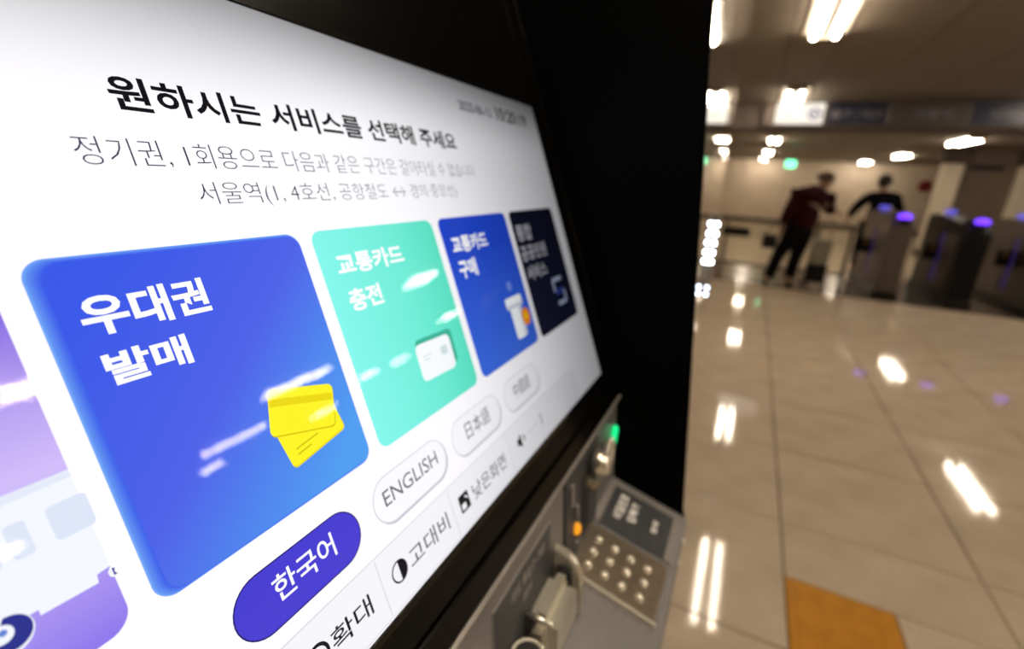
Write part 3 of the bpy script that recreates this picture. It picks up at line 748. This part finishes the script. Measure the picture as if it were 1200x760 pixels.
# language buttons
out1 = lcd('button_outline', srgb(206, 205, 214)); bw = lcd('button_white', srgb(248, 248, 252)); bk = lcd('button_indigo', srgb(72, 62, 206)); shd = lcd('button_shadow', srgb(188, 186, 200))
rrect('language_button', .403, .466, .732, .597, .0655, lcd('button_rim', srgb(40, 36, 110)))
rrect('language_button', .406, .469, .729, .594, .0625, bk, label='indigo button, selected'); text('한국어', .492, .652, .4965, .554, TW, .012)
for u0, s_, t0, t1, va, vb in ((.785, 'ENGLISH', .826, 1.066, .503, .546), (1.154, '日本語', 1.238, 1.400, .495, .556), (1.523, '中國語', 1.605, 1.757, .496, .556)):
    rrect('language_button', u0+.004, .472, u0+.330, .601, .064, shd); rrect('language_button', u0, .467, u0+.326, .597, .065, out1); rrect('language_button', u0+.003, .470, u0+.323, .593, .062, bw)
    text(s_, t0, t1, va, vb, INKG, .0)
# bottom bar
bar = lcd('bar_grey', srgb(242, 241, 246)); barl = lcd('bar_line', srgb(214, 213, 222))
rrect('tool_bar', .02, .632, 2.24, .802, .05, barl); rrect('tool_bar', .023, .635, 2.237, .799, .047, bar)
for uu in (.735, 1.062, 1.462): line('bar_divider', uu, .64, uu, .795, .003, barl)
text('확대', .566, .690, .692, .745, INK, .006); disc('magnifier_icon', .528, .716, .030, INK); disc('magnifier_icon', .528, .716, .022, bar); line('magnifier_icon', .548, .738, .560, .752, .008, INK)
disc('contrast_icon', .800, .716, .030, INK); disc('contrast_icon', .800, .716, .0255, bar); poly('contrast_icon', [(.800, .6905)]+[(.800+.0265*math.sin(math.radians(k*15)), .716-.0265*math.cos(math.radians(k*15))) for k in range(1, 12)]+[(.800, .7415)], INK)
text('고대비', .842, 1.030, .690, .745, INKG, .006)
rrect('low_screen_icon', 1.098, .688, 1.152, .745, .004, INK); poly('low_screen_icon', [(1.106, .718), (1.130, .718), (1.130, .738), (1.106, .738)], bar); line('low_screen_icon', 1.132, .70, 1.146, .712, .006, bar)
text('낮은화면', 1.178, 1.412, .690, .747, INKG, .004)
poly('speaker_icon', [(1.525, .702), (1.540, .702), (1.560, .686), (1.560, .744), (1.540, .728), (1.525, .728)], INK); disc('speaker_icon', 1.572, .715, .018, INKG, a0=-70, a1=70)
line('volume_slider', 1.61, .715, 1.72, .715, .004, out1)
b = bmesh.new()
for k in range(8):
    a0, a1 = math.radians(-50+12.5*k), math.radians(-50+12.5*(k+1)); R1, R0 = .034, .026
    vs = [b.verts.new(((1.735+R*math.cos(a))*s, -(.712+R*math.sin(a))*s, 0)) for R, a in ((R0, a0), (R1, a0), (R1, a1), (R0, a1))]
    f = b.faces.new(vs); f.normal_update()
    if f.normal.z < 0: f.normal_flip()
flat(b, 'volume_icon', INKG)
# cover glass
bg = onscreen(obj('cover_glass', bx(((UL-.01)*s, -(VB+.01)*s, .0036), ((UR+.01)*s, -(VT-.01)*s, .0044)), glass('anti_reflective_cover_glass', (1, 1, 1, 1), 1.40, .035), K))
bg.location = bg.location  # sits just proud of the picture

# ---------------- fascia below the screen
fy0, fz0, fy1, fz1 = .1335, -.315, .1225, -.449
def FP(z, out=0.0):          # point on the fascia at height z (rel. to the lens)
    t = (z-fz0)/(fz1-fz0); return fy0+(fy1-fy0)*t - out
b = bmesh.new(); prism(b, [(fy0-.3, fz0+EYE), (fy1-.3, fz1+EYE), (fy1+.02-.3, fz1+EYE), (fy0+.02-.3, fz0+EYE)], 'x', kx_(XL), kx_(XR-.0005)); obj('fascia', b, M['grey'], K)
def fbox(name, x0, x1, z0, z1, o0, o1, mat, bev=.001, parent=None, seg=1):
    b = bmesh.new(); box(b, (0, 0, 0), (1, 1, 1))
    for v in b.verts:
        X = x0+(x1-x0)*v.co.x; Z = z0+(z1-z0)*v.co.z; O_ = o0+(o1-o0)*(1-v.co.y); v.co = kw(X, FP(Z, O_), Z)
    bmesh.ops.recalc_face_normals(b, faces=b.faces)
    if bev: bmesh.ops.bevel(b, geom=list(b.edges), offset=bev, segments=seg, affect='EDGES')
    return obj(name, b, mat, parent or K)
# dark plate with white print behind the chrome card slot
lp = fbox('label_plate', .27, .392, -.446, -.343, -.002, .0018, M['plate'], .0006)
fbox('plate_border', .268, .394, -.4462, -.341, -.002, .0010, M['frame'], 0, lp)
M['fprint'] = pbr('fascia_print', (.42, .39, .37, 1), .5, noise=.03)
def ftext(body, x0, x1, z0, z1, parent, mat=None):
    bm = fit_text(text_mesh(body, .02), x0, x1, z0, z1)
    for v in bm.verts: v.co = kw(v.co.x, FP(v.co.y, .0024), v.co.y)
    return obj('lettering', bm, mat or M['fprint'], parent)
ftext('카드 투입구', .300, .352, -.363, -.350, lp); ftext('CARD', .356, .374, -.361, -.351, lp); ftext('교통카드', .322, .344, -.380, -.370, lp)
# chrome card slot: a protruding block with a raised far lip, and the coin cup before it
cr = fbox('card_slot', .322, .400, -.452, -.395, .0, .033, M['chrome'], .012, None, 4)
cr['label'] = 'polished chrome card slot block'
b = bmesh.new()
arc = [(FP(-.40)-.3-.004-.030*math.sin(math.radians(a_)), -.412+.034*math.cos(math.radians(a_))+EYE) for a_ in range(0, 91, 10)]
prism(b, [(FP(-.40)-.3, -.378+EYE)]+arc+[(FP(-.45)-.3-.034, -.450+EYE), (FP(-.45)-.3, -.450+EYE)], 'x', kx_(.398), kx_(.408))
bmesh.ops.bevel(b, geom=list(b.edges), offset=.0012, segments=2, affect='EDGES'); obj('raised_lip', b, M['chrome'], cr)
fbox('slot_mouth', .3995-.006, .3985, -.440, -.396, .008, .0235, M['hole'], .0008, cr)
b = bmesh.new(); cyl(b, kw(.328, FP(-.40)-.002, -.3965), kw(.328, FP(-.40)-.029, -.3965), .0030, n=12); obj('front_rib', b, M['chrome'], cr, True)
cu = fbox('coin_cup', .245, .3175, -.456, -.404, .0, .034, M['chrome'], .007, None, 3)
b = bmesh.new(); cyl(b, kw(.297, FP(-.41)-.018, -.4055), kw(.297, FP(-.41)-.018, -.4030), .0125, n=24); obj('cup_hole', b, M['hole'], cu)
b = bmesh.new()
for k in range(24):
    a0 = 2*math.pi*k/24; a1 = 2*math.pi*(k+1)/24
    cyl(b, kw(.297+.0135*math.cos(a0), FP(-.41)-.018+.0135*math.sin(a0), -.4035), kw(.297+.0135*math.cos(a1), FP(-.41)-.018+.0135*math.sin(a1), -.4035), .0018, n=8)
obj('cup_ring', b, M['chrome'], cu, True)
# dark module with slots between label plate and coin knob
dm = fbox('slot_module', .435, .560, -.447, -.325, -.002, .003, M['plate'], .001)
fbox('bill_slot', .448, .456, -.362, -.334, .003, .006, M['frame'], .0008, dm)
fbox('bill_slot', .468, .474, -.395, -.372, .003, .006, M['frame'], .0008, dm)
fbox('slot_recess', .49, .52, -.43, -.35, .002, .0042, M['hole'], .001, dm)
b = bmesh.new(); ball(b, kw(.471, FP(-.405)-.004, -.405), .0072, 14, (.75, .8, 1.2)); o = obj('orange_lamp', b, M['orangeled'], K, True)
b = bmesh.new(); ball(b, kw(.471, FP(-.424)-.004, -.424), .004, 12); obj('small_screw', b, M['frame'], K, True)
# coin knob and lever at the far end
b = bmesh.new(); yk = FP(-.36)
cyl(b, kw(.548, yk, -.362), kw(.548, yk-.008, -.362), .028, n=32); kn = obj('coin_knob', b, M['plate'], K, True)
b = bmesh.new(); cyl(b, kw(.520, yk-.008, -.338), kw(.520, yk-.022, -.338), .0150, .013, n=28); ball(b, kw(.520, yk-.022, -.338), .013, 16, (1, .5, 1)); obj('knob_cap', b, M['chrome'], kn, True)
b = bmesh.new()
for k in range(28):
    a0 = 2*math.pi*k/28; a1 = 2*math.pi*(k+1)/28
    cyl(b, kw(.583+.015*math.cos(a0), yk-.012, -.366+.025*math.sin(a0)), kw(.583+.015*math.cos(a1), yk-.012, -.366+.025*math.sin(a1)), .0045, n=8)
obj('coin_ring', b, M['chrome'], kn, True)
fbox('coin_lip', .505, .548, -.371, -.358, .0, .018, M['chrome'], .004, kn, 2)
b = bmesh.new()
for k in range(5): ball(b, kw(.640+.0012*math.sin(k*1.5), FP(-.36)-.005, -.352-.0055*k), .0042, 10)
obj('green_lamp', b, M['greenled'], K, True)

# ---------------- the tray
th = math.radians(15); ty, tz = .12, -.45
def TY(y, up=0.0):           # height of the tray surface at distance y
    return tz + (y-ty)*math.tan(th) + up
b = bmesh.new(); prism(b, [(fy1+.004-.3, TY(fy1+.004)+EYE), (.008-.3, TY(.008)+EYE), (.004-.3, TY(.008)-.008+EYE), (.006-.3, TY(.008)-.045+EYE), (.06-.3, -.56+EYE), (.14-.3, -.56+EYE)], 'x', kx_(XL), kx_(XR-.0005))
bmesh.ops.bevel(b, geom=list(b.edges), offset=.0015, segments=1, affect='EDGES'); obj('tray', b, M['grey'], K)
def tbox(name, x0, x1, y0, y1, u0, u1, mat, bev=.0006, parent=None, seg=1):
    b = bmesh.new(); box(b, (0, 0, 0), (1, 1, 1))
    for v in b.verts:
        X = x0+(x1-x0)*v.co.x; Y_ = y0+(y1-y0)*v.co.y; v.co = kw(X, Y_, TY(Y_, u0+(u1-u0)*v.co.z))
    bmesh.ops.recalc_face_normals(b, faces=b.faces)
    if bev: bmesh.ops.bevel(b, geom=list(b.edges), offset=bev, segments=seg, affect='EDGES')
    return obj(name, b, mat, parent or K)
ip = tbox('instruction_plate', .552, .650, .016, .121, -.002, .0022, M['plate'])
for x0, x1, y0, y1 in ((.6435, .652, .014, .123), (.552, .652, .113, .123), (.552, .652, .014, .023)):
    tbox('plate_frame', x0, x1, y0, y1, -.001, .0032, M['frame'], .0004, ip)
def ttext(body, ya, yb, xa, xb):
    """lettering that reads along +X with its foot towards the user"""
    bm = fit_text(text_mesh(body, .03), xa, xb, ya, yb)
    for v in bm.verts: v.co = kw(v.co.x, v.co.y, TY(v.co.y, .0027))
    return obj('lettering', bm, M['print'], ip)
ttext('비밀번호', .0875, .1015, .578, .634); ttext('입력기', .0695, .0825, .584, .626); ttext('점자', .040, .048, .588, .616)
kp = tbox('keypad', .449, .541, .016, .122, -.002, .0055, M['steel'], .0012)
kp['label'] = 'brushed steel keypad plate'
tbox('plate_edge', .445, .450, .014, .124, -.002, .0068, M['key'], .0008, kp)
km = M['key']; PX = .0232; X0 = .4675; DX = .0238
for c, yk_ in enumerate((.1025, .081, .0595, .038)):
    for r in range(3):
        x = X0+r*DX
        k_ = tbox('key', x-.0048, x+.0048, yk_-.0048, yk_+.0048, .005, .0080, M['steel'], .0018, kp, 2)
        b = bmesh.new(); ball(b, (0, 0, 0), .0050, 14, (1, 1, .75))
        for v in b.verts: v.co += kw(x, yk_, TY(yk_, .0082))
        # dished cap merged to the key
        b.from_mesh(k_.data); b.to_mesh(k_.data); b.free(); k_.data.materials.clear(); k_.data.materials.append(km)
        for p in k_.data.polygons: p.use_smooth = True
for x, r in ((.619, .0042), (.574, .0034)):
    b = bmesh.new(); ball(b, kw(x, .0045, -.488), r, 14, (1, .6, 1)); obj('screw', b, M['chrome'], K, True)
